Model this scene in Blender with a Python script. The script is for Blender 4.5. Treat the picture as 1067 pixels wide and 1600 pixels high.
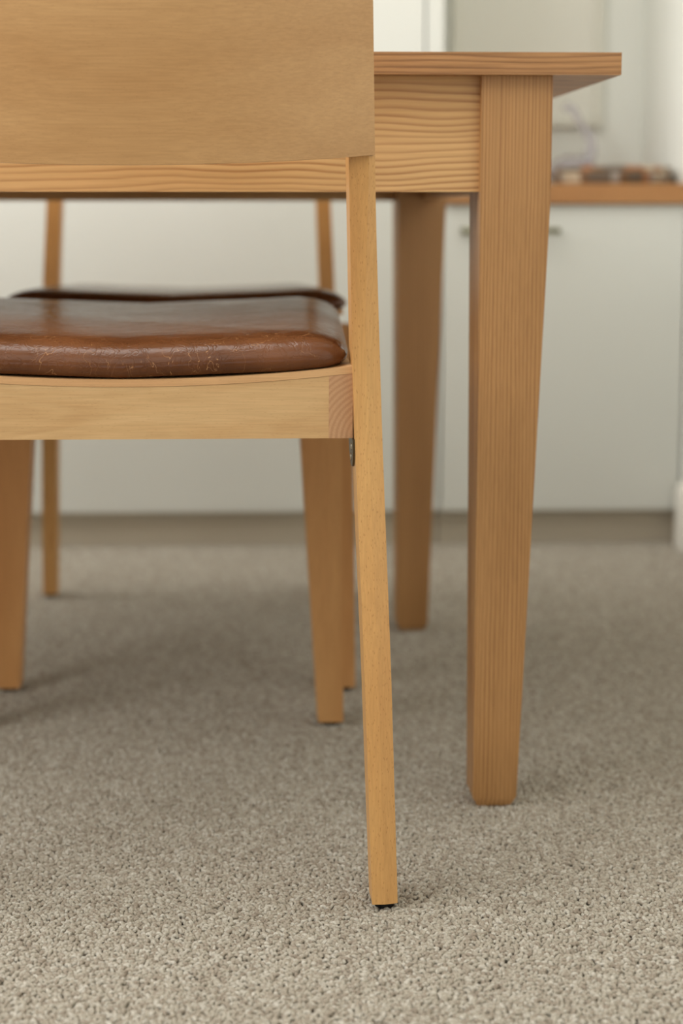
import bpy, bmesh, math, random
import numpy as np
from mathutils import Vector, Matrix

scene = bpy.context.scene
for o in list(bpy.data.objects):
    bpy.data.objects.remove(o, do_unlink=True)
COL = scene.collection
R = math.radians

# ------------------------------------------------------------------ camera
CAM_H = 0.588
cd = bpy.data.cameras.new('camera')
cam = bpy.data.objects.new('camera', cd)
COL.objects.link(cam)
cam.location = (0, 0, CAM_H)
cam.rotation_euler = (R(90 - 6.4), 0, R(-2.14))
cd.sensor_fit = 'HORIZONTAL'
cd.sensor_width = 36.0
cd.lens = 2571 / 1067 * 36.0
cd.shift_x = (533.5 - 436) / 1067
cd.shift_y = -(800 - 622) / 1067
cd.clip_start = 0.02
cd.dof.use_dof = True
cd.dof.focus_distance = 1.40
cd.dof.aperture_fstop = 4.9
scene.camera = cam

# ------------------------------------------------------------------ light
w = bpy.data.worlds.new('world')
scene.world = w
w.use_nodes = True
w.node_tree.nodes['Background'].inputs[0].default_value = (0.93, 0.97, 1.0, 1)
w.node_tree.nodes['Background'].inputs[1].default_value = 1.0


def area(name, loc, rot, sx, sy, power, color):
    l = bpy.data.lights.new(name, 'AREA')
    l.shape = 'RECTANGLE'
    l.size, l.size_y, l.energy, l.color = sx, sy, power, color
    o = bpy.data.objects.new(name, l)
    COL.objects.link(o)
    o.location = loc
    o.rotation_euler = rot
    return o


# daylight entering by the big window in the left wall and the one behind the camera,
# and the flat overhead panel near the camera
area('daylight_left_window', (-1.93, 1.15, 1.62), (0, R(-90), 0), 1.2, 3.4, 74, (1.0, 0.985, 0.96))
area('daylight_rear_window', (-0.6, -4.76, 1.45), (R(90), 0, 0), 2.2, 1.4, 5, (1.0, 0.985, 0.96))
area('overhead_light', (-0.5, 0.1, 2.40), (0, 0, 0), 2.0, 2.4, 14, (1.0, 0.98, 0.95))
area('overhead_light', (-0.6, 2.15, 2.40), (0, 0, 0), 1.2, 1.2, 17, (1.0, 0.98, 0.95))  # second, unseen panel added to brighten the floor before the cupboards

scene.view_settings.view_transform = 'Standard'
scene.view_settings.look = 'None'
scene.view_settings.exposure = 0.0
scene.view_settings.gamma = 1.0
scene.view_settings.use_curve_mapping = False


# ------------------------------------------------------------------ helpers
def lin(r, g, b):
    f = lambda c: (c / 255 / 12.92) if c / 255 <= 0.04045 else ((c / 255 + 0.055) / 1.055) ** 2.4
    return (f(r), f(g), f(b), 1.0)


def tag(o, label=None, cat=None, group=None, kind=None):
    if label: o['label'] = label
    if cat: o['category'] = cat
    if group: o['group'] = group
    if kind: o['kind'] = kind
    return o


def empty(name, loc=(0, 0, 0), rz=0.0):
    o = bpy.data.objects.new(name, None)
    COL.objects.link(o)
    o.location = loc
    o.rotation_euler = (0, 0, rz)
    o.empty_display_size = 0.05
    return o


def link(name, bm, mat, parent=None, smooth=40):
    bmesh.ops.recalc_face_normals(bm, faces=bm.faces[:])
    me = bpy.data.meshes.new(name)
    bm.to_mesh(me)
    bm.free()
    me.materials.append(mat)
    if smooth:
        for p in me.polygons:
            p.use_smooth = True
        me.set_sharp_from_angle(angle=R(smooth))
    o = bpy.data.objects.new(name, me)
    COL.objects.link(o)
    if parent:
        o.parent = parent
    return o


def bevel(bm, width, seg=2, ang=25):
    ed = [e for e in bm.edges if len(e.link_faces) == 2 and e.calc_face_angle(0) > R(ang)]
    if ed and width > 0:
        bmesh.ops.bevel(bm, geom=ed, offset=width, offset_type='OFFSET', segments=seg, profile=0.6,
                        affect='EDGES', clamp_overlap=True)


def box(bm, x0, x1, y0, y1, z0, z1):
    vs = [bm.verts.new(p) for p in ((x0, y0, z0), (x1, y0, z0), (x1, y1, z0), (x0, y1, z0),
                                    (x0, y0, z1), (x1, y0, z1), (x1, y1, z1), (x0, y1, z1))]
    for f in ((3, 2, 1, 0), (4, 5, 6, 7), (0, 1, 5, 4), (1, 2, 6, 5), (2, 3, 7, 6), (3, 0, 4, 7)):
        bm.faces.new([vs[i] for i in f])
    return vs


def box_obj(name, dims, mat, parent=None, bev=0.002, seg=2):
    bm = bmesh.new()
    box(bm, *dims)
    bevel(bm, bev, seg)
    return link(name, bm, mat, parent)


def loft(bm, rings, cap=True):
    """rings: list of equal-length point lists"""
    rv = [[bm.verts.new(p) for p in r] for r in rings]
    n = len(rings[0])
    for a, b in zip(rv[:-1], rv[1:]):
        for i in range(n):
            j = (i + 1) % n
            bm.faces.new((a[i], a[j], b[j], b[i]))
    if cap:
        bm.faces.new(rv[0][::-1])
        bm.faces.new(rv[-1])
    return rv


def tube(bm, pts, rad, n=10, cap=True):
    pts = [Vector(p) for p in pts]
    rings = []
    up = Vector((0, 1, 0))
    for i, p in enumerate(pts):
        t = (pts[min(i + 1, len(pts) - 1)] - pts[max(i - 1, 0)]).normalized()
        u = up - t * up.dot(t)
        if u.length < 1e-4:
            u = Vector((1, 0, 0)) - t * t.x
        u.normalize()
        v = t.cross(u)
        r = rad[i] if isinstance(rad, (list, tuple)) else rad
        rings.append([p + (u * math.cos(a) + v * math.sin(a)) * r for a in [2 * math.pi * k / n for k in range(n)]])
    loft(bm, rings, cap)


# ------------------------------------------------------------------ materials
class NT:
    def __init__(self, name):
        self.m = bpy.data.materials.new(name)
        self.m.use_nodes = True
        self.t = self.m.node_tree
        self.b = self.t.nodes['Principled BSDF']

    def n(self, typ, **kw):
        nd = self.t.nodes.new(typ)
        for k, v in kw.items():
            if k.startswith('_'):
                setattr(nd, k[1:], v)
            else:
                key = int(k[1:]) if k[0] == 'i' and k[1:].isdigit() else k
                nd.inputs[key].default_value = v
        return nd

    def l(self, a, ao, b, bi):
        self.t.links.new(a.outputs[ao], b.inputs[bi] if not isinstance(bi, str) or bi in b.inputs else b.inputs[bi])

    def ramp(self, src, so, stops, interp='LINEAR'):
        r = self.t.nodes.new('ShaderNodeValToRGB')
        r.color_ramp.interpolation = interp
        el = r.color_ramp.elements
        while len(el) < len(stops):
            el.new(0.5)
        for e, (p, c) in zip(el, stops):
            e.position = p
            e.color = c
        self.l(src, so, r, 0)
        return r

    def mix(self, fac, a, b, mode='MIX', f=None):
        m = self.t.nodes.new('ShaderNodeMix')
        m.data_type = 'RGBA'
        m.blend_type = mode
        for val, idx in ((a, 6), (b, 7)):
            if isinstance(val, tuple) and len(val) == 2:
                self.t.links.new(val[0].outputs[val[1]], m.inputs[idx])
            else:
                m.inputs[idx].default_value = val
        if isinstance(fac, tuple):
            self.t.links.new(fac[0].outputs[fac[1]], m.inputs[0])
        else:
            m.inputs[0].default_value = fac
        return m

    def coords(self, scale, rot=(0, 0, 0), loc=(0, 0, 0)):
        tc = self.n('ShaderNodeTexCoord')
        mp = self.n('ShaderNodeMapping')
        mp.inputs['Scale'].default_value = scale
        mp.inputs['Rotation'].default_value = rot
        mp.inputs['Location'].default_value = loc
        self.l(tc, 'Object', mp, 0)
        return mp


def plain(name, col, rough=0.5, spec=0.5, metal=0.0, bump=None):
    k = NT(name)
    k.b.inputs['Base Color'].default_value = col
    k.b.inputs['Roughness'].default_value = rough
    k.b.inputs['Specular IOR Level'].default_value = spec
    k.b.inputs['Metallic'].default_value = metal
    if bump:
        no = k.n('ShaderNodeTexNoise', Scale=bump[0], Detail=3.0)
        k.l(k.coords((1, 1, 1)), 0, no, 0)
        bp = k.n('ShaderNodeBump', Strength=bump[1], Distance=bump[2])
        k.l(no, 0, bp, 'Height')
        k.l(bp, 0, k.b, 'Normal')
    return k.m


def axis_scale(axis, along, across):
    s = [across] * 3
    s['XYZ'.index(axis)] = along
    return tuple(s)


def beech(name, axis, light, dark, loc=(0, 0, 0), flecks=0.55, bands=0.55, rough=0.42, fig=(2.2, 16, 0.6)):
    k = NT(name)
    # broad tonal streaks along the grain
    a = k.n('ShaderNodeTexNoise', Scale=1.0, Detail=4.0, Roughness=0.55, Distortion=fig[2])
    k.l(k.coords(axis_scale(axis, fig[0], fig[1]), loc=loc), 0, a, 0)
    base = k.ramp(a, 0, [(0.30, dark), (0.5, tuple(0.5 * (p + q) for p, q in zip(light, dark))), (0.72, light)])
    # fine fibre
    f = k.n('ShaderNodeTexNoise', Scale=1.0, Detail=3.0, Roughness=0.6)
    k.l(k.coords(axis_scale(axis, 22, 620), loc=loc), 0, f, 0)
    fr = k.ramp(f, 0, [(0.35, (0.86, 0.84, 0.80, 1)), (0.65, (1.06, 1.06, 1.06, 1))])
    m1 = k.mix(bands, (base, 0), (fr, 0), 'MULTIPLY')
    # beech ray flecks: short dark dashes
    v = k.n('ShaderNodeTexVoronoi', Scale=1.0, Randomness=1.0)
    k.l(k.coords(axis_scale(axis, 150, 640), loc=loc), 0, v, 0)
    vr = k.ramp(v, 0, [(0.10, (0.62, 0.50, 0.38, 1)), (0.24, (1, 1, 1, 1))])
    m2 = k.mix(flecks, (m1, 2), (vr, 0), 'MULTIPLY')
    k.l(m2, 2, k.b, 'Base Color')
    k.b.inputs['Roughness'].default_value = rough
    bp = k.n('ShaderNodeBump', Strength=0.12, Distance=0.0006)
    k.l(f, 0, bp, 'Height')
    k.l(bp, 0, k.b, 'Normal')
    return k.m


def ash(name, axis, across, light, dark, freq, loc=(0, 0, 0), distort=0.4, rough=0.40, fine=0.5, warp=0.02, along=3.0, wide=10.0):
    """ash: dark earlywood lines running along the grain axis, spaced over the 'across' axis"""
    k = NT(name)
    mp = k.coords((1, 1, 1), loc=loc)
    nz = k.n('ShaderNodeTexNoise', Scale=1.0, Detail=2.0, Roughness=0.45)
    k.l(k.coords(axis_scale(axis, along, wide), loc=loc), 0, nz, 0)
    sub = k.n('ShaderNodeVectorMath', _operation='SUBTRACT')
    sub.inputs[1].default_value = (0.5, 0.5, 0.5)
    k.l(nz, 1, sub, 0)
    sc = k.n('ShaderNodeVectorMath', _operation='SCALE')
    sc.inputs['Scale'].default_value = warp
    k.l(sub, 0, sc, 0)
    ad = k.n('ShaderNodeVectorMath', _operation='ADD')
    k.l(mp, 0, ad, 0)
    k.l(sc, 0, ad, 1)
    wv = k.n('ShaderNodeTexWave', _wave_type='BANDS', _bands_direction=across, _wave_profile='SAW',
             Scale=freq, Distortion=distort, Detail=2.0)
    wv.inputs['Detail Scale'].default_value = 0.6
    k.l(ad, 0, wv, 0)
    r = k.ramp(wv, 0, [(0.0, dark), (0.14, tuple(0.45 * p + 0.55 * q for p, q in zip(light, dark))), (0.46, light), (0.88, light), (1.0, dark)])
    # the lines come and go
    st = k.n('ShaderNodeTexNoise', Scale=1.0, Detail=2.0)
    k.l(k.coords(axis_scale(axis, 2.5, 90), loc=(loc[0] + 3, loc[1], loc[2])), 0, st, 0)
    sr = k.ramp(st, 0, [(0.32, (0.25, 0.25, 0.25, 1)), (0.66, (1, 1, 1, 1))])
    mid = tuple(0.8 * p + 0.2 * q for p, q in zip(light, dark))
    m9 = k.mix((sr, 0), mid, (r, 0))
    a = k.n('ShaderNodeTexNoise', Scale=1.0, Detail=2.0)
    k.l(k.coords(axis_scale(axis, 1.6, 22), loc=loc), 0, a, 0)
    ar = k.ramp(a, 0, [(0.34, (0.82, 0.77, 0.70, 1)), (0.64, (1.04, 1.04, 1.04, 1))])
    m0 = k.mix(0.75, (m9, 2), (ar, 0), 'MULTIPLY')
    f = k.n('ShaderNodeTexNoise', Scale=1.0, Detail=4.0, Roughness=0.65)
    k.l(k.coords(axis_scale(axis, 14, 900), loc=loc), 0, f, 0)
    fr = k.ramp(f, 0, [(0.34, (0.76, 0.71, 0.64, 1)), (0.62, (1.08, 1.08, 1.08, 1))])
    m1 = k.mix(fine, (m0, 2), (fr, 0), 'MULTIPLY')
    k.l(m1, 2, k.b, 'Base Color')
    k.b.inputs['Roughness'].default_value = rough
    bp = k.n('ShaderNodeBump', Strength=0.15, Distance=0.0006)
    k.l(f, 0, bp, 'Height')
    k.l(bp, 0, k.b, 'Normal')
    return k.m


M = {}
BL, BD = lin(207, 168, 117), lin(189, 145, 93)
AP = dict(light=lin(222, 181, 126), dark=lin(164, 108, 62), freq=46, warp=0.036, along=4.0, wide=14, fine=0.4)
M['beech_x'] = beech('beech_rail', 'X', lin(214, 179, 131), lin(199, 159, 110), flecks=0.25, fig=(5.0, 30, 1.3))
M['beech_panel'] = beech('beech_panel', 'X', lin(201, 159, 110), lin(181, 137, 89), flecks=0.22, loc=(0.3, 0, 0.1), rough=0.33)
M['beech_y'] = beech('beech_side', 'Y', BL, BD)
M['beech_z'] = beech('beech_leg', 'Z', lin(211, 163, 101), lin(197, 143, 84), flecks=0.75)
M['beech_front'] = beech('beech_front_leg', 'Z', lin(208, 158, 102), lin(190, 136, 82), flecks=0.3)
M['ply'] = beech('plywood_edge', 'X', lin(218, 178, 128), lin(199, 149, 102), flecks=0.2, loc=(0.7, 0.2, 0))
M['ash_leg'] = ash('ash_leg', 'Z', 'X', lin(190, 145, 94), lin(147, 98, 56), 84, warp=0.010, along=1.2, wide=45, fine=0.5, loc=(0.013, 0, 0.2))
M['ash_apron'] = ash('ash_apron', 'X', 'Z', **AP)
M['ash_top'] = ash('ash_top', 'X', 'Z', lin(189, 142, 94), lin(112, 71, 39), 72, warp=0.03, along=2.4, wide=30, fine=1.0)
M['counter'] = beech('counter_wood', 'X', lin(179, 130, 80), lin(164, 113, 65), flecks=0.2)

# end grain of the side rail: growth rings
k = NT('end_grain')
mp = k.coords((1, 1, 1), loc=(-0.215, 0, -0.395))
wv = k.n('ShaderNodeTexWave', _wave_type='RINGS', _rings_direction='Y', _wave_profile='SIN', Scale=72, Distortion=0.8, Detail=2.0)
wv.inputs['Detail Scale'].default_value = 2.0
k.l(mp, 0, wv, 0)
r = k.ramp(wv, 0, [(0.1, lin(182, 138, 100)), (0.8, lin(194, 152, 113))])
f = k.n('ShaderNodeTexNoise', Scale=900, Detail=2.0)
k.l(k.coords((1, 1, 1)), 0, f, 0)
fr = k.ramp(f, 0, [(0.35, (0.86, 0.83, 0.8, 1)), (0.65, (1.05, 1.05, 1.05, 1))])
mm = k.mix(0.5, (r, 0), (fr, 0), 'MULTIPLY')
k.l(mm, 2, k.b, 'Base Color')
k.b.inputs['Roughness'].default_value = 0.5
M['end_grain'] = k.m

# worn brown leather
k = NT('brown_leather')
co = k.coords((1, 1, 1))
n1 = k.n('ShaderNodeTexNoise', Scale=9.0, Detail=5.0, Roughness=0.6)
k.l(co, 0, n1, 0)
base = k.ramp(n1, 0, [(0.30, lin(80, 46, 25)), (0.52, lin(103, 62, 35)), (0.74, lin(121, 75, 43))])
# pale scratches: thin lines where a warped noise crosses its middle
n2 = k.n('ShaderNodeTexNoise', Scale=48.0, Detail=3.0, Roughness=0.55, Distortion=0.9)
k.l(k.coords((1.0, 0.8, 0.55), rot=(0.2, 0.5, 0.4)), 0, n2, 0)
sl = k.ramp(n2, 0, [(0.4925, (0, 0, 0, 1)), (0.498, (1, 1, 1, 1)), (0.5035, (0, 0, 0, 1))])
n3 = k.n('ShaderNodeTexNoise', Scale=22.0, Detail=2.0)
k.l(co, 0, n3, 0)
sm = k.ramp(n3, 0, [(0.46, (0, 0, 0, 1)), (0.56, (1, 1, 1, 1))])
ml = k.mix(1.0, (sl, 0), (sm, 0), 'MULTIPLY')
fac = k.n('ShaderNodeMath', _operation='MULTIPLY')
fac.inputs[1].default_value = 0.75
k.l(ml, 2, fac, 0)
cm = k.mix((fac, 0), (base, 0), lin(196, 146, 98))
k.l(cm, 2, k.b, 'Base Color')
n4 = k.n('ShaderNodeTexNoise', Scale=1.0, Detail=4.0, Roughness=0.6, Distortion=1.6)
k.l(k.coords((34, 62, 50)), 0, n4, 0)
v5 = k.n('ShaderNodeTexVoronoi', Scale=900.0, _feature='DISTANCE_TO_EDGE')
k.l(co, 0, v5, 0)
b1 = k.n('ShaderNodeBump', Strength=0.09, Distance=0.004)
k.l(n4, 0, b1, 'Height')
b2 = k.n('ShaderNodeBump', Strength=0.05, Distance=0.0003)
k.l(v5, 0, b2, 'Height')
# creases
n6 = k.n('ShaderNodeTexNoise', Scale=1.0, Detail=3.0, Roughness=0.55, Distortion=1.2)
k.l(k.coords((62, 40, 50), rot=(0, 0, 0.5)), 0, n6, 0)
cr = k.ramp(n6, 0, [(0.44, (1, 1, 1, 1)), (0.50, (0, 0, 0, 1)), (0.56, (1, 1, 1, 1))])
b3 = k.n('ShaderNodeBump', Strength=0.22, Distance=0.0007)
k.l(cr, 0, b3, 'Height')
k.l(b1, 0, b3, 'Normal')
k.l(b3, 0, b2, 'Normal')
k.l(b2, 0, k.b, 'Normal')
rn = k.ramp(n1, 0, [(0.3, (0.17, 0.17, 0.17, 1)), (0.7, (0.25, 0.25, 0.25, 1))])
k.l(rn, 0, k.b, 'Roughness')
k.b.inputs['Specular IOR Level'].default_value = 0.32
M['leather'] = k.m

M['rubber'] = plain('black_rubber', lin(28, 26, 25), 0.6)
M['steel'] = plain('dull_steel', lin(104, 96, 78), 0.38, metal=1.0, bump=(400, 0.2, 0.0005))
M['screw'] = plain('bright_screw', lin(205, 198, 180), 0.25, metal=1.0)
M['white'] = plain('white_lacquer', lin(215, 216, 210), 0.38, bump=(3.0, 0.02, 0.01))
M['plinth'] = plain('plinth_grey', lin(192, 182, 164), 0.5)
M['wall'] = plain('wall_paint', lin(230, 231, 224), 0.75, bump=(260, 0.08, 0.001))
M['wall_far'] = plain('far_wall_paint', lin(186, 180, 168), 0.8)
M['ceiling'] = plain('ceiling_paint', lin(236, 235, 228), 0.8)
M['skirt'] = plain('skirting_paint', lin(228, 224, 214), 0.45)
M['brass'] = plain('aged_nickel', lin(128, 124, 96), 0.35, metal=1.0)
M['board'] = plain('board_fabric', lin(226, 224, 214), 0.85, bump=(420, 0.35, 0.002))
M['board_frame'] = plain('board_frame_paint', lin(220, 218, 206), 0.5)

# carpet backing / far carpet
k = NT('carpet_base')
co = k.coords((1, 1, 1))
v = k.n('ShaderNodeTexVoronoi', Scale=210.0)
k.l(co, 0, v, 0)
r = k.ramp(v, 0, [(0.0, lin(157, 149, 137)), (0.7, lin(137, 128, 116))])
k.l(r, 0, k.b, 'Base Color')
k.b.inputs['Roughness'].default_value = 0.95
k.b.inputs['Specular IOR Level'].default_value = 0.1
bp = k.n('ShaderNodeBump', Strength=0.8, Distance=0.004)
bp.invert = True
k.l(v, 0, bp, 'Height')
k.l(bp, 0, k.b, 'Normal')
M['carpet_base'] = k.m

k = NT('carpet_yarn')
oi = k.n('ShaderNodeObjectInfo')
r = k.ramp(oi, 'Random', [(0.0, lin(145, 134, 121)), (0.2, lin(159, 150, 137)), (0.55, lin(170, 163, 150)), (0.85, lin(178, 172, 161)), (1.0, lin(192, 187, 177))])
tc = k.n('ShaderNodeTexCoord')
nz = k.n('ShaderNodeTexNoise', Scale=900.0, Detail=2.0)
k.l(tc, 'Object', nz, 0)
nr = k.ramp(nz, 0, [(0.35, (0.78, 0.76, 0.72, 1)), (0.62, (1.08, 1.08, 1.08, 1))])
mm = k.mix(0.8, (r, 0), (nr, 0), 'MULTIPLY')
k.l(mm, 2, k.b, 'Base Color')
k.b.inputs['Roughness'].default_value = 0.85
k.b.inputs['Specular IOR Level'].default_value = 0.2
M['yarn'] = k.m

# ------------------------------------------------------------------ the room
XR, XL, YB, YF, ZC = 0.828, -1.96, 3.22, -4.8, 2.42
FZ = -0.006


def struct(name, dims, mat, bev=0.0):
    o = box_obj(name, dims, mat, None, bev)
    o['kind'] = 'structure'
    return o


struct('floor', (XL - .1, XR + .1, YF - .1, YB + .1, FZ - 0.05, FZ), M['carpet_base'])
struct('ceiling', (XL - .1, XR + .1, YF - .1, YB + .1, ZC, ZC + .08), M['ceiling'])
struct('wall_back', (XL - .1, XR + .1, YB, YB + .1, FZ, ZC), M['wall'])
struct('wall_right', (XR, XR + .1, YF, YB, FZ, ZC), M['wall'])


def wall_with_window(name, dims, axis, a0, a1, z0, z1, mat):
    """solid wall made of four boxes round a window opening, one mesh"""
    x0, x1, y0, y1, zz0, zz1 = dims
    bm = bmesh.new()
    if axis == 'Y':
        box(bm, x0, x1, y0, a0, zz0, zz1); box(bm, x0, x1, a1, y1, zz0, zz1)
        box(bm, x0, x1, a0, a1, zz0, z0); box(bm, x0, x1, a0, a1, z1, zz1)
    else:
        box(bm, x0, a0, y0, y1, zz0, zz1); box(bm, a1, x1, y0, y1, zz0, zz1)
        box(bm, a0, a1, y0, y1, zz0, z0); box(bm, a0, a1, y0, y1, z1, zz1)
    o = link(name, bm, mat, None, 0)
    o['kind'] = 'structure'


wall_with_window('wall_left', (XL - .1, XL, YF, YB, FZ, ZC), 'Y', -0.57, 2.87, 1.0, 2.24, M['wall'])
wall_with_window('wall_front', (XL - .1, XR + .1, YF - .1, YF, FZ, ZC), 'X', -1.75, .55, .72, 2.18, M['wall_far'])


def window(name, axis, pos, a0, a1, z0, z1):
    e = empty(name, (0, 0, 0))
    e['kind'] = 'structure'
    t = .045
    def piece(nm, u0, u1, w0, w1):
        d = (pos - .03, pos + .03, u0, u1, w0, w1) if axis == 'Y' else (u0, u1, pos - .03, pos + .03, w0, w1)
        box_obj(nm, d, M['skirt'], e, .003)
    piece('window_frame', a0, a0 + t, z0, z1); piece('window_frame', a1 - t, a1, z0, z1)
    piece('window_frame', a0 + t, a1 - t, z0, z0 + t); piece('window_frame', a0 + t, a1 - t, z1 - t, z1)
    m = (a0 + a1) / 2
    piece('mullion', m - .025, m + .025, z0 + t, z1 - t)


window('window_1', 'Y', XL - .06, -0.57, 2.87, 1.0, 2.24)
window('window_2', 'X', YF - .06, -1.75, .55, .72, 2.18)

# skirting board along the right wall, dying into the cupboard
bm = bmesh.new()
prof = [(XR, FZ), (XR - .0135, FZ), (XR - .0135, .098), (XR - .010, .108), (XR - .005, .113), (XR, .113)]
loft(bm, [[(x, y, z) for x, z in prof] for y in (YF, 2.868)])
o = link('baseboard_right', bm, M['skirt'], None, 30)
o['kind'] = 'structure'

# ------------------------------------------------------------------ carpet pile
rng = np.random.default_rng(5)
PITCH = 0.0037
x0, x1, y0, y1 = -0.98, XR - .016, 0.86, 2.905
nx, ny = int((x1 - x0) / PITCH), int((y1 - y0) / (PITCH * 0.88))
gx, gy = np.meshgrid(np.arange(nx), np.arange(ny))
px = x0 + (gx + 0.5 * (gy % 2)) * PITCH + rng.normal(0, .0007, gx.shape)
py = y0 + gy * PITCH * 0.88 + rng.normal(0, .0007, gx.shape)
keep = (px < x1) & (py < y1)
px, py = px[keep], py[keep]
pz = np.full(px.shape, FZ) + rng.normal(0, .0005, px.shape)
me = bpy.data.meshes.new('carpet_pile')
me.vertices.add(len(px))
me.vertices.foreach_set('co', np.stack([px, py, pz], 1).ravel())
me.update()
carpet = bpy.data.objects.new('carpet_pile', me)
COL.objects.link(carpet)
tag(carpet, 'grey-beige loop pile carpet covering the floor', 'carpet', kind='stuff')

ng = bpy.data.node_groups.new('pile_loops', 'GeometryNodeTree')
ng.interface.new_socket('Geometry', in_out='INPUT', socket_type='NodeSocketGeometry')
ng.interface.new_socket('Geometry', in_out='OUTPUT', socket_type='NodeSocketGeometry')
N = ng.nodes
gi, go = N.new('NodeGroupInput'), N.new('NodeGroupOutput')
# one yarn loop: a short arched curve with a fat round section, open to the backing
arc = N.new('GeometryNodeCurveArc')
arc.inputs['Resolution'].default_value = 6
arc.inputs['Radius'].default_value = 0.0017
arc.inputs['Start Angle'].default_value = R(-12)
arc.inputs['Sweep Angle'].default_value = R(204)
tr = N.new('GeometryNodeTransform')
tr.inputs['Rotation'].default_value = (R(90), 0, 0)
tr.inputs['Scale'].default_value = (1.0, 1.0, 1.45)
tr.inputs['Translation'].default_value = (0, 0, 0.0012)
cc = N.new('GeometryNodeCurvePrimitiveCircle')
cc.inputs['Resolution'].default_value = 6
cc.inputs['Radius'].default_value = 0.00162
c2m = N.new('GeometryNodeCurveToMesh')
ss = N.new('GeometryNodeSetShadeSmooth')
sm_ = N.new('GeometryNodeSetMaterial')
sm_.inputs['Material'].default_value = M['yarn']
iop = N.new('GeometryNodeInstanceOnPoints')
rv = N.new('FunctionNodeRandomValue'); rv.data_type = 'FLOAT_VECTOR'
rv.inputs[0].default_value = (-0.42, -0.42, 0.0)
rv.inputs[1].default_value = (0.42, 0.42, 6.283)
rs = N.new('FunctionNodeRandomValue'); rs.data_type = 'FLOAT_VECTOR'
rs.inputs[0].default_value = (0.78, 0.85, 0.82)
rs.inputs[1].default_value = (1.25, 1.30, 1.12)
rs.inputs['Seed'].default_value = 7
L = ng.links.new
L(arc.outputs['Curve'], tr.inputs['Geometry'])
L(tr.outputs[0], c2m.inputs['Curve'])
L(cc.outputs['Curve'], c2m.inputs['Profile Curve'])
L(c2m.outputs[0], ss.inputs['Geometry'])
L(ss.outputs[0], sm_.inputs['Geometry'])
L(gi.outputs[0], iop.inputs['Points'])
L(sm_.outputs[0], iop.inputs['Instance'])
L(rv.outputs[0], iop.inputs['Rotation'])
L(rs.outputs[0], iop.inputs['Scale'])
L(iop.outputs[0], go.inputs[0])
md = carpet.modifiers.new('pile', 'NODES')
md.node_group = ng
me.materials.append(M['yarn'])

# ------------------------------------------------------------------ built-in cupboards
DY = 2.88
t = empty('tall_wardrobe', (-0.35, DY, 0))
tag(t, 'tall white wardrobe with a plain flat door behind the dining table', 'wardrobe')


def rel(dims, origin):
    ox, oy, oz = origin
    return (dims[0] - ox, dims[1] - ox, dims[2] - oy, dims[3] - oy, dims[4] - oz, dims[5] - oz)


O = (-0.35, DY, 0)
box_obj('body', rel((-1.50, .392, DY + .022, YB, .058, 2.36), O), M['white'], t, .001)
box_obj('end_panel', rel((.3625, .392, DY, DY + .022, .062, 2.36), O), M['white'], t, .0015)
box_obj('door', rel((-.46, .359, DY + .002, DY + .021, .062, 2.36), O), M['white'], t, .0015)
box_obj('door', rel((-1.50, -.463, DY + .002, DY + .021, .062, 2.36), O), M['white'], t, .0015)
box_obj('plinth', rel((-1.50, .392, DY + .024, DY + .042, FZ, .0585), O), M['plinth'], t, .001)

t = empty('low_cupboard', (.61, DY, 0))
tag(t, 'low white cupboard with a metal handle under the wooden worktop', 'cupboard')
O = (.61, DY, 0)
box_obj('body', rel((.394, .826, DY + .022, YB, .058, .6050), O), M['white'], t, .001)
d = box_obj('door', rel((.396, .8235, DY, DY + .020, .062, .6025), O), M['white'], t, .0015)
box_obj('plinth', rel((.394, .826, DY + .024, DY + .042, FZ, .0585), O), M['plinth'], t, .001)
bm = bmesh.new()
hx0, hx1, hz = .432 - O[0], .594 - O[0], .558
pts = [(hx0, 0.001, hz), (hx0, -.014, hz), (hx0 + .004, -.021, hz), (hx0 + .012, -.0245, hz), (0.5 * (hx0 + hx1), -.027, hz),
       (hx1 - .012, -.0245, hz), (hx1 - .004, -.021, hz), (hx1, -.014, hz), (hx1, 0.001, hz)]
tube(bm, pts, [.007, .0055, .005, .005, .005, .005, .005, .0055, .007], 10)
h = link('handle', bm, M['brass'], d)
h['label'] = 'dull metal bow handle'

o = box_obj('worktop', (.394, XR - .001, 2.868, YB - .0005, .6055, .640), M['counter'], None, .002)
tag(o, 'wooden worktop on the low white cupboard', 'worktop')

# pinboard on the wall of the alcove
t = empty('pinboard', (.605, YB, .757))
tag(t, 'pale framed pinboard on the alcove wall above the worktop', 'pinboard')
O = (.605, YB, .757)
fw_ = .013
box_obj('panel', rel((.466, .735, YB - .008, YB - .001, .770, 1.42), O), M['board'], t, .0005)
box_obj('frame_rail', rel((.4532, .7455, YB - .016, YB - .0005, .757, .770), O), M['board_frame'], t, .0015)
box_obj('frame_rail', rel((.4532, .7455, YB - .016, YB - .0005, 1.42, 1.433), O), M['board_frame'], t, .0015)
box_obj('frame_stile', rel((.4532, .4662, YB - .016, YB - .0005, .770, 1.42), O), M['board_frame'], t, .0015)
box_obj('frame_stile', rel((.7325, .7455, YB - .016, YB - .0005, .770, 1.42), O), M['board_frame'], t, .0015)


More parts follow.
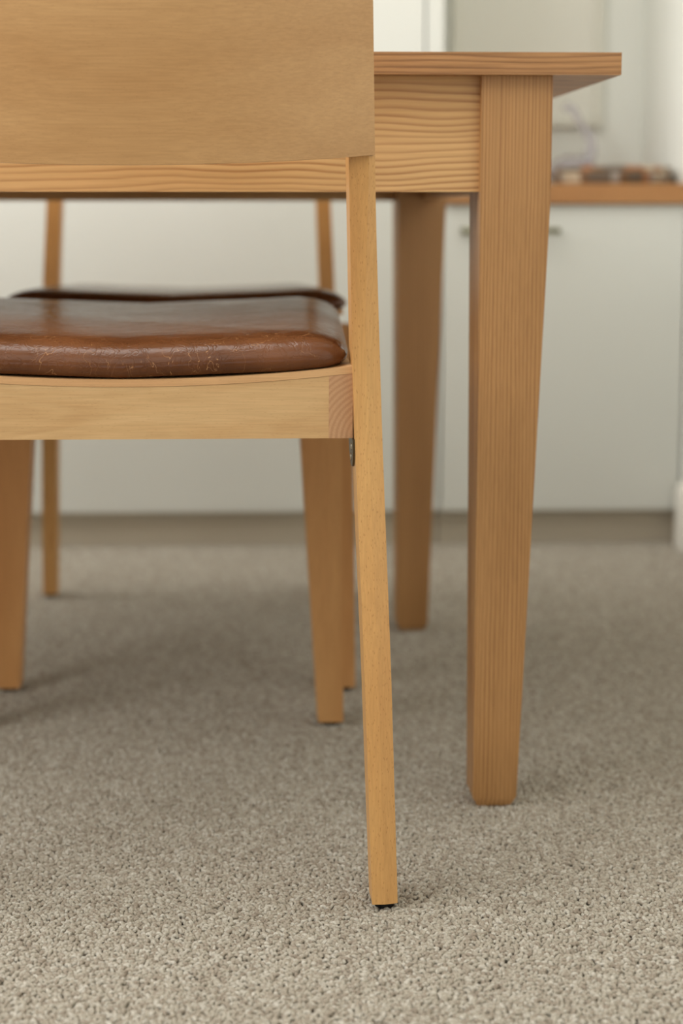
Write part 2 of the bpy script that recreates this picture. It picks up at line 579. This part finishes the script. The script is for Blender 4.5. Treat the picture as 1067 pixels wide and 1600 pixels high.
# low coiled basket: rings of bundled grass wrapped in many colours
def coil_mat(name, cols, segs, off):
    k = NT(name)
    tc = k.n('ShaderNodeTexCoord')
    sp = k.n('ShaderNodeSeparateXYZ')
    k.l(tc, 'Object', sp, 0)
    at = k.n('ShaderNodeMath', _operation='ARCTAN2')
    k.l(sp, 1, at, 0)
    k.l(sp, 0, at, 1)
    mu = k.n('ShaderNodeMath', _operation='MULTIPLY_ADD')
    mu.inputs[1].default_value = segs / 6.2832
    mu.inputs[2].default_value = off + segs
    k.l(at, 0, mu, 0)
    fl = k.n('ShaderNodeMath', _operation='FLOOR')
    k.l(mu, 0, fl, 0)
    wn = k.n('ShaderNodeTexWhiteNoise', _noise_dimensions='1D')
    k.l(fl, 0, wn, 'W')
    r = k.ramp(wn, 0, [(i / len(cols), c) for i, c in enumerate(cols)], 'CONSTANT')
    k.l(r, 0, k.b, 'Base Color')
    k.b.inputs['Roughness'].default_value = 0.8
    return k.m


bk = empty('coiled_basket', (.717, 2.992, .6402))
tag(bk, 'low round coiled basket in mixed brown and grey on the worktop', 'basket')
cream, grey, brown, rust, dark = lin(184, 168, 144), lin(150, 141, 132), lin(112, 82, 54), lin(150, 102, 66), lin(98, 84, 70)


def ring(name, rad, rr, z, mat):
    bm = bmesh.new()
    n, m = 40, 8
    vs = []
    for i in range(n):
        a = 2 * math.pi * i / n
        r2 = rr * (1 + .07 * math.sin(9 * a + z * 900))
        vs.append([bm.verts.new(((rad + r2 * math.cos(b)) * math.cos(a), (rad + r2 * math.cos(b)) * math.sin(a), z + r2 * math.sin(b)))
                   for b in [2 * math.pi * j / m for j in range(m)]])
    for i in range(n):
        for j in range(m):
            bm.faces.new((vs[i][j], vs[(i + 1) % n][j], vs[(i + 1) % n][(j + 1) % m], vs[i][(j + 1) % m]))
    return link(name, bm, mat, bk)


c1 = coil_mat('coil_low', [grey, cream, brown, dark, grey, rust], 46, 0.3)
c2 = coil_mat('coil_high', [rust, cream, brown, dark, cream, rust], 34, 11.6)
ring('coil', .0975, .0068, .0066, c1)
ring('coil', .1005, .0066, .0160, c1)
ring('coil', .0985, .0066, .0250, c2)
for q, rr_ in enumerate((.087, .074, .061, .048, .035, .022, .010)):
    ring('base_coil', rr_, .0068, .0066, c1 if q % 2 else c2)

# glass ornament with a bent neck
k = NT('tinted_glass')
k.b.inputs['Base Color'].default_value = lin(232, 228, 236)
k.b.inputs['Roughness'].default_value = 0.08
k.b.inputs['Transmission Weight'].default_value = 0.75
k.b.inputs['IOR'].default_value = 1.45
M['glass'] = k.m
M['glass_dark'] = plain('olive_glass', lin(150, 148, 118), 0.15)
sw = empty('glass_ornament', (.655, 3.14, .6402))
tag(sw, 'small tinted glass ornament with a bent neck behind the basket', 'ornament')
bm = bmesh.new()
S = 3.14 / 3.05
def og(px_, pz_):
    # ornament outline in metres relative to its base
    return (px_ - .655, 0, pz_ - .6402)
path = [(.702, .664), (.706, .690), (.712, .712), (.710, .728), (.700, .744), (.690, .758), (.682, .772), (.674, .786), (.664, .790), (.657, .782)]
tube(bm, [og(*p) for p in path], [.012, .012, .0095, .008, .007, .0065, .0065, .0075, .0085, .004], 10)
link('neck', bm, M['glass'], sw)
bm = bmesh.new()
body = [(.622, .664), (.632, .6625), (.648, .668), (.668, .674), (.688, .676), (.702, .672), (.712, .666)]
tube(bm, [og(*p) for p in body], [.004, .012, .020, .0235, .022, .016, .005], 12)
link('body', bm, M['glass'], sw)
bm = bmesh.new()
loft(bm, [[(r_ * math.cos(a) + .018, r_ * math.sin(a), z_) for a in [2 * math.pi * q / 16 for q in range(16)]]
          for r_, z_ in ((.022, 0), (.024, .003), (.016, .008), (.010, .014))])
link('foot', bm, M['glass_dark'], sw)

# ------------------------------------------------------------------ dining table
TX0, TX1, TY0, TY1, TZ0, TZ1 = -1.223, .377, 1.545, 2.355, .7164, .7370
tb = empty('dining_table', (-.423, 1.95, 0))
tag(tb, 'pale ash dining table with tapered square legs', 'table')
O = (-.423, 1.95, 0)
bm = bmesh.new()
box(bm, *rel((TX0, TX1, TY0, TY1, TZ0, TZ1), O))
bevel(bm, .0022, 3)
link('tabletop', bm, M['ash_top'], tb)


def table_leg(sx, sy):
    """leg in table space; outer faces taper in, inner faces nearly plumb"""
    xo_t, xi_t, xo_b, xi_b = .3155, .2485, .2962, .2525
    cx, cy = -.423, 1.95
    # distances of outer/inner faces from the table centre
    ox_t, ix_t, ox_b, ix_b = xo_t - cx, xi_t - cx, xo_b - cx, xi_b - cx
    oy_t, iy_t, oy_b, iy_b = cy - 1.558, cy - 1.625, cy - 1.580, cy - 1.622
    def ringz(z, ox, ix, oy, iy):
        p = [(sx * ix, sy * iy, z), (sx * ox, sy * iy, z), (sx * ox, sy * oy, z), (sx * ix, sy * oy, z)]
        return p if sx * sy > 0 else p[::-1]
    zs = .606
    bm = bmesh.new()
    rings = []
    c = .0055
    rings.append(ringz(-.002, ox_b - c, ix_b + c, oy_b - c, iy_b + c))
    rings.append(ringz(.0085, ox_b, ix_b, oy_b, iy_b))
    for q in range(1, 8):
        f_ = q / 8
        z = .0085 + (zs - .0085) * f_
        rings.append(ringz(z, ox_b + (ox_t - ox_b) * f_, ix_b + (ix_t - ix_b) * f_, oy_b + (oy_t - oy_b) * f_, iy_b + (iy_t - iy_b) * f_))
    rings.append(ringz(zs, ox_t, ix_t, oy_t, iy_t))
    rings.append(ringz(TZ0, ox_t, ix_t, oy_t, iy_t))
    loft(bm, rings)
    bevel(bm, .0035, 3, 40)
    return link('leg', bm, M['ash_leg'], tb, 50)


for sx in (1, -1):
    for sy in (-1, 1):
        table_leg(sx, sy)
AZ0 = .6085
ax = .6735
box_obj('apron', (-ax, ax, 1.567 - 1.95, 1.589 - 1.95, AZ0, TZ0), M['ash_apron'], tb, .003, 3)
box_obj('apron', (-ax, ax, 2.311 - 1.95, 2.333 - 1.95, AZ0 - .003, TZ0), M['ash_apron'], tb, .003, 3)
M['ash_side'] = ash('ash_side_apron', 'Y', 'Z', **AP)
for s in (1, -1):
    a, b = sorted((s * .707, s * .729))
    box_obj('side_apron', (a, b, -.329, .329, AZ0, TZ0), M['ash_side'], tb, .003, 3)


# ------------------------------------------------------------------ chair
def dish(x, y):
    return .4474 + .0105 * (x / .19) ** 2 + .026 * (y - .055)


def interp(tab, z):
    for (z0, *a), (z1, *b) in zip(tab[:-1], tab[1:]):
        if z <= z1:
            f_ = (z - z0) / (z1 - z0)
            return [p + (q - p) * f_ for p, q in zip(a, b)]
    return list(tab[-1][1:])


# z, inner x, outer x, rear y, front y
REAR = [(.003, .2085, .2305, .000, .030), (.20, .2025, .2255, .020, .056), (.34, .1975, .2210, .0385, .078), (.40, .1955, .2190, .0450, .086),
        (.46, .1935, .2170, .0475, .086), (.52, .1915, .2145, .0440, .078), (.58, .1895, .2118, .0370, .070), (.6355, .1878, .2098, .0290, .063)]
PANEL_Y0 = .0285   # rear surface at the panel edge, z = .635
PANEL_LEAN = -.155


def panel_y(x, z, hw=.208):
    return PANEL_Y0 + PANEL_LEAN * (z - .635) - .034 * (1 - (x / hw) ** 2)


def make_chair(name):
    ch = empty(name)
    # ---- rear legs
    for s in (1, -1):
        bm = bmesh.new()
        zs = [.003 + (.6355 - .003) * i / 30 for i in range(31)]
        rings = []
        for z in zs:
            xi, xo, yr, yf = interp(REAR, z)
            fr = .5 if z < .50 else .5 + .26 * min(1, (z - .50) / .13)
            xm = xi + (xo - xi) * fr
            pts = [(xi, yr, z), (xm, yr, z), (xo, yr + .0028, z), (xo, yf, z), (xi, yf, z)]
            rings.append([(s * x, y, zz) for x, y, zz in pts][::s])
        # above the joint the post runs on in front of the back panel
        for z in (.6362, .74, .84):
            y_ = panel_y(.199, z) + .0125
            pts = [(.1885, y_, z), (.198, y_, z), (.2070 - .03 * (z - .636), y_ + .001, z), (.2070 - .03 * (z - .636), y_ + .021, z), (.1885, y_ + .021, z)]
            rings.append([(s * x, y, zz) for x, y, zz in pts][::s])
        loft(bm, rings)
        ed = []
        for e in bm.edges:
            a, b = e.verts
            if len(e.link_faces) == 2 and e.calc_face_angle(0) > R(35) and max(a.co.z, b.co.z) < .6357:
                ed.append(e)
        bmesh.ops.bevel(bm, geom=ed, offset=.0013, offset_type='OFFSET', segments=2, profile=0.6, affect='EDGES', clamp_overlap=True)
        lg = link('rear_leg', bm, M['beech_z'], ch, 6)
        # glide
        bm = bmesh.new()
        gx_, gy_ = s * .2195, .015
        loft(bm, [[(gx_ + r_ * math.cos(a), gy_ + r_ * .95 * math.sin(a), z_) for a in [2 * math.pi * q / 18 for q in range(18)]]
                  for r_, z_ in ((.0085, -.004), (.0095, -.002), (.0095, .0035))])
        link('foot_glide', bm, M['rubber'], lg)
    # ---- front legs
    for s in (1, -1):
        bm = bmesh.new()
        rings = []
        for i in range(13):
            f_ = i / 12
            z = .003 + (.4535 - .003) * f_
            xo = .2225 - .0055 * f_
            xi = .1935 - .0290 * f_
            yr = .506 - .016 * f_ ** 1.2
            yf = .536 - .002 * f_
            rings.append([(s * x, y, z) for x, y in ((xi, yr), (xo, yr), (xo, yf), (xi, yf))][::s])
        loft(bm, rings)
        bevel(bm, .002, 2, 40)
        lg = link('front_leg', bm, M['beech_front'], ch, 40)
        bm = bmesh.new()
        loft(bm, [[(s * .208 + r_ * math.cos(a), .521 + r_ * math.sin(a), z_) for a in [2 * math.pi * q / 18 for q in range(18)]]
                  for r_, z_ in ((.0095, -.004), (.0105, -.002), (.0105, .0035))])
        link('foot_glide', bm, M['rubber'], lg)
    # ---- rails
    def rail(nm, xs, y0_, y1_, z0_, mat):
        bm = bmesh.new()
        rings = []
        for x in xs:
            rings.append([(x, y0_, z0_), (x, y1_, z0_), (x, y1_, dish(x, y1_) - .0064), (x, y0_, dish(x, y0_) - .0064)])
        loft(bm, rings)
        ed = [e for e in bm.edges if abs(e.verts[0].co.z - z0_) < 1e-6 and abs(e.verts[1].co.z - z0_) < 1e-6 and e.calc_face_angle(0) > R(40)]
        bmesh.ops.bevel(bm, geom=ed, offset=.001, offset_type='OFFSET', segments=2, profile=0.6, affect='EDGES')
        return link(nm, bm, mat, ch, 40)
    xs = [-.1738 + .3476 * i / 24 for i in range(25)]
    rail('rear_rail', xs, .0570, .0790, .3962, M['beech_x'])
    xs = [-.166 + .332 * i / 24 for i in range(25)]
    rail('front_rail', xs, .497, .517, .405, M['beech_x'])
    for s in (1, -1):
        bm = bmesh.new()
        rings = []
        for i in range(9):
            y = .0568 + (.4945 - .0568) * i / 8
            sh = 0.0
            za = .3962 + .012 * i / 8
            pr = [(.1738, za), (.1945 + .0 * i, za), (.1945, dish(.1945, y) - .0064), (.1738, dish(.1738, y) - .0064)]
            rings.append([(s * x, y, z) for x, z in pr][::s])
        loft(bm, rings)
        me_ = link('side_rail', bm, M['beech_y'], ch, 40)
        me_.data.materials.append(M['end_grain'])
        for p in me_.data.polygons:
            if abs(p.normal.y) > .9:
                p.material_index = 1
    # ---- plywood seat base
    bm = bmesh.new()
    rings = []
    nxs, nys = 28, 10
    top, bot = [], []
    for j in range(nys + 1):
        y = .0566 + (.520 - .0566) * j / nys
        hw = .1942 + .012 * max(0, (y - .1) / .42)
        row_t, row_b = [], []
        for i in range(nxs + 1):
            x = -hw + 2 * hw * i / nxs
            row_t.append(bm.verts.new((x, y, dish(x, y))))
            row_b.append(bm.verts.new((x, y, dish(x, y) - .0062)))
        top.append(row_t); bot.append(row_b)
    for j in range(nys):
        for i in range(nxs):
            bm.faces.new((top[j][i], top[j][i + 1], top[j + 1][i + 1], top[j + 1][i]))
            bm.faces.new((bot[j][i], bot[j + 1][i], bot[j + 1][i + 1], bot[j][i + 1]))
    for i in range(nxs):
        bm.faces.new((top[0][i], bot[0][i], bot[0][i + 1], top[0][i + 1]))
        bm.faces.new((top[nys][i], top[nys][i + 1], bot[nys][i + 1], bot[nys][i]))
    for j in range(nys):
        bm.faces.new((top[j][0], top[j + 1][0], bot[j + 1][0], bot[j][0]))
        bm.faces.new((top[j][nxs], bot[j][nxs], bot[j + 1][nxs], top[j + 1][nxs]))
    link('seat_base', bm, M['ply'], ch, 30)
    # ---- leather pad
    bm = bmesh.new()
    yc, hy = .292, .236
    n = 96
    outline = []
    for i in range(n):
        a = 2 * math.pi * i / n
        ca, sa = math.cos(a), math.sin(a)
        ex = 2 / 18.0
        u = math.copysign(abs(ca) ** ex, ca)
        v = math.copysign(abs(sa) ** ex, sa)
        y = yc + v * hy
        hx = .1915 + .021 * min(1, max(0, (y - .06) / .40))
        outline.append((u * hx, y))
    rings = []
    for ins, h in ((.010, .0002), (.0045, .0012), (.0012, .0045), (0, .009), (.0012, .0140), (.0050, .0195), (.011, .0240), (.020, .0275),
                   (.034, .0306), (.055, .0318), (.080, .0323), (.110, .0325), (.145, .0326), (.175, .0326)):
        rg = []
        for x, y in outline:
            xx = x * (1 - ins / .20)
            yy = yc + (y - yc) * (1 - ins / hy)
            puff = .0004 * math.sin(38 * x + 3 * y) * math.sin(31 * y + 1) * min(1, ins / .03) * (1 if ins < .12 else .3)
            crown = 1 - .30 * min(1, abs(xx) / .212) ** 8
            rg.append((xx, yy, dish(xx, yy) + h * crown + puff))
        rings.append(rg)
    loft(bm, rings)
    pad = link('seat_pad', bm, M['leather'], ch, 80)
    pad['label'] = 'brown leather seat pad'
    # ---- curved back panel
    bm = bmesh.new()
    nxs, nzs = 40, 12
    TH = .0105
    f_, b_ = [], []
    for j in range(nzs + 1):
        rf, rb = [], []
        for i in range(nxs + 1):
            u = -1 + 2 * i / nxs
            v = j / nzs
            zb = .6268 + .0092 * min(1.15, abs(u)) ** 2
            zt = .862 + .010 * (1 - u * u)
            z = zb + (zt - zb) * v
            hw = .2094 - .033 * (z - .635)
            x = u * hw
            y = panel_y(x, z, hw)
            rb.append(bm.verts.new((x, y, z)))
            sl = .034 * 2 * u / hw
            q = math.sqrt(1 + sl * sl)
            rf.append(bm.verts.new((x - sl / q * TH * .6, y + TH / q, z)))
        f_.append(rf); b_.append(rb)
    for j in range(nzs):
        for i in range(nxs):
            bm.faces.new((b_[j][i], b_[j][i + 1], b_[j + 1][i + 1], b_[j + 1][i]))
            bm.faces.new((f_[j][i], f_[j + 1][i], f_[j + 1][i + 1], f_[j][i + 1]))
    for i in range(nxs):
        bm.faces.new((b_[0][i], f_[0][i], f_[0][i + 1], b_[0][i + 1]))
        bm.faces.new((b_[nzs][i], b_[nzs][i + 1], f_[nzs][i + 1], f_[nzs][i]))
    for j in range(nzs):
        bm.faces.new((b_[j][0], b_[j + 1][0], f_[j + 1][0], f_[j][0]))
        bm.faces.new((b_[j][nxs], f_[j][nxs], f_[j + 1][nxs], b_[j + 1][nxs]))
    bevel(bm, .0012, 2, 40)
    link('back_panel', bm, M['beech_panel'], ch, 30)
    # ---- steel linking plates on the inside of the rear legs, just below the rail
    for s in (1, -1):
        bm = bmesh.new()
        prof = []
        for i in range(13):
            a = math.pi * i / 12
            prof.append((.0700 - .022 * math.cos(a), .3960 - .026 * math.sin(a) ** .8))
        xa = lambda z: .1955 + (.3960 - z) * .034
        r1 = [(s * (xa(z) - .0018), y, z) for y, z in prof]
        r2 = [(s * (xa(z) + .0002), y, z) for y, z in prof]
        loft(bm, [r1, r2])
        bevel(bm, .0004, 1, 40)
        br = link('link_plate', bm, M['steel'], ch, 30)
        br['label'] = 'dull steel plate with two screws'
        for zz, yy in ((.3885, .062), (.3785, .070)):
            bm = bmesh.new()
            xx = xa(zz) - .0018
            loft(bm, [[(s * (xx - d_), yy + r_ * math.cos(a), zz + r_ * math.sin(a)) for a in [2 * math.pi * q / 12 for q in range(12)]]
                      for r_, d_ in ((.0034, -.0005), (.0032, .0004), (.0022, .0009), (.0008, .0010))])
            link('screw', bm, M['screw'], br)
    return ch


chair = make_chair('dining_chair')
chair.location = (-.079, 1.3405, 0)
tag(chair, 'beech dining chair seen from behind in the foreground, its back panel nearest', 'chair', 'dining chairs')

far = chair.copy()
COL.objects.link(far)


def copy_children(src, dst):
    for c in list(src.children):
        q = c.copy()
        COL.objects.link(q)
        q.parent = dst
        copy_children(c, q)


copy_children(chair, far)
far.rotation_euler = (0, 0, math.pi - R(1.4))
# front feet centre at (-.0535, 1.990), local front face y = .536
th = math.pi - R(1.4)
fx, fy = -math.sin(th) * .536, math.cos(th) * .536
far.location = (-.0535 - fx, 1.992 - fy, 0)
tag(far, 'beech dining chair across the table, facing the camera, its dark leather seat in shadow', 'chair', 'dining chairs')
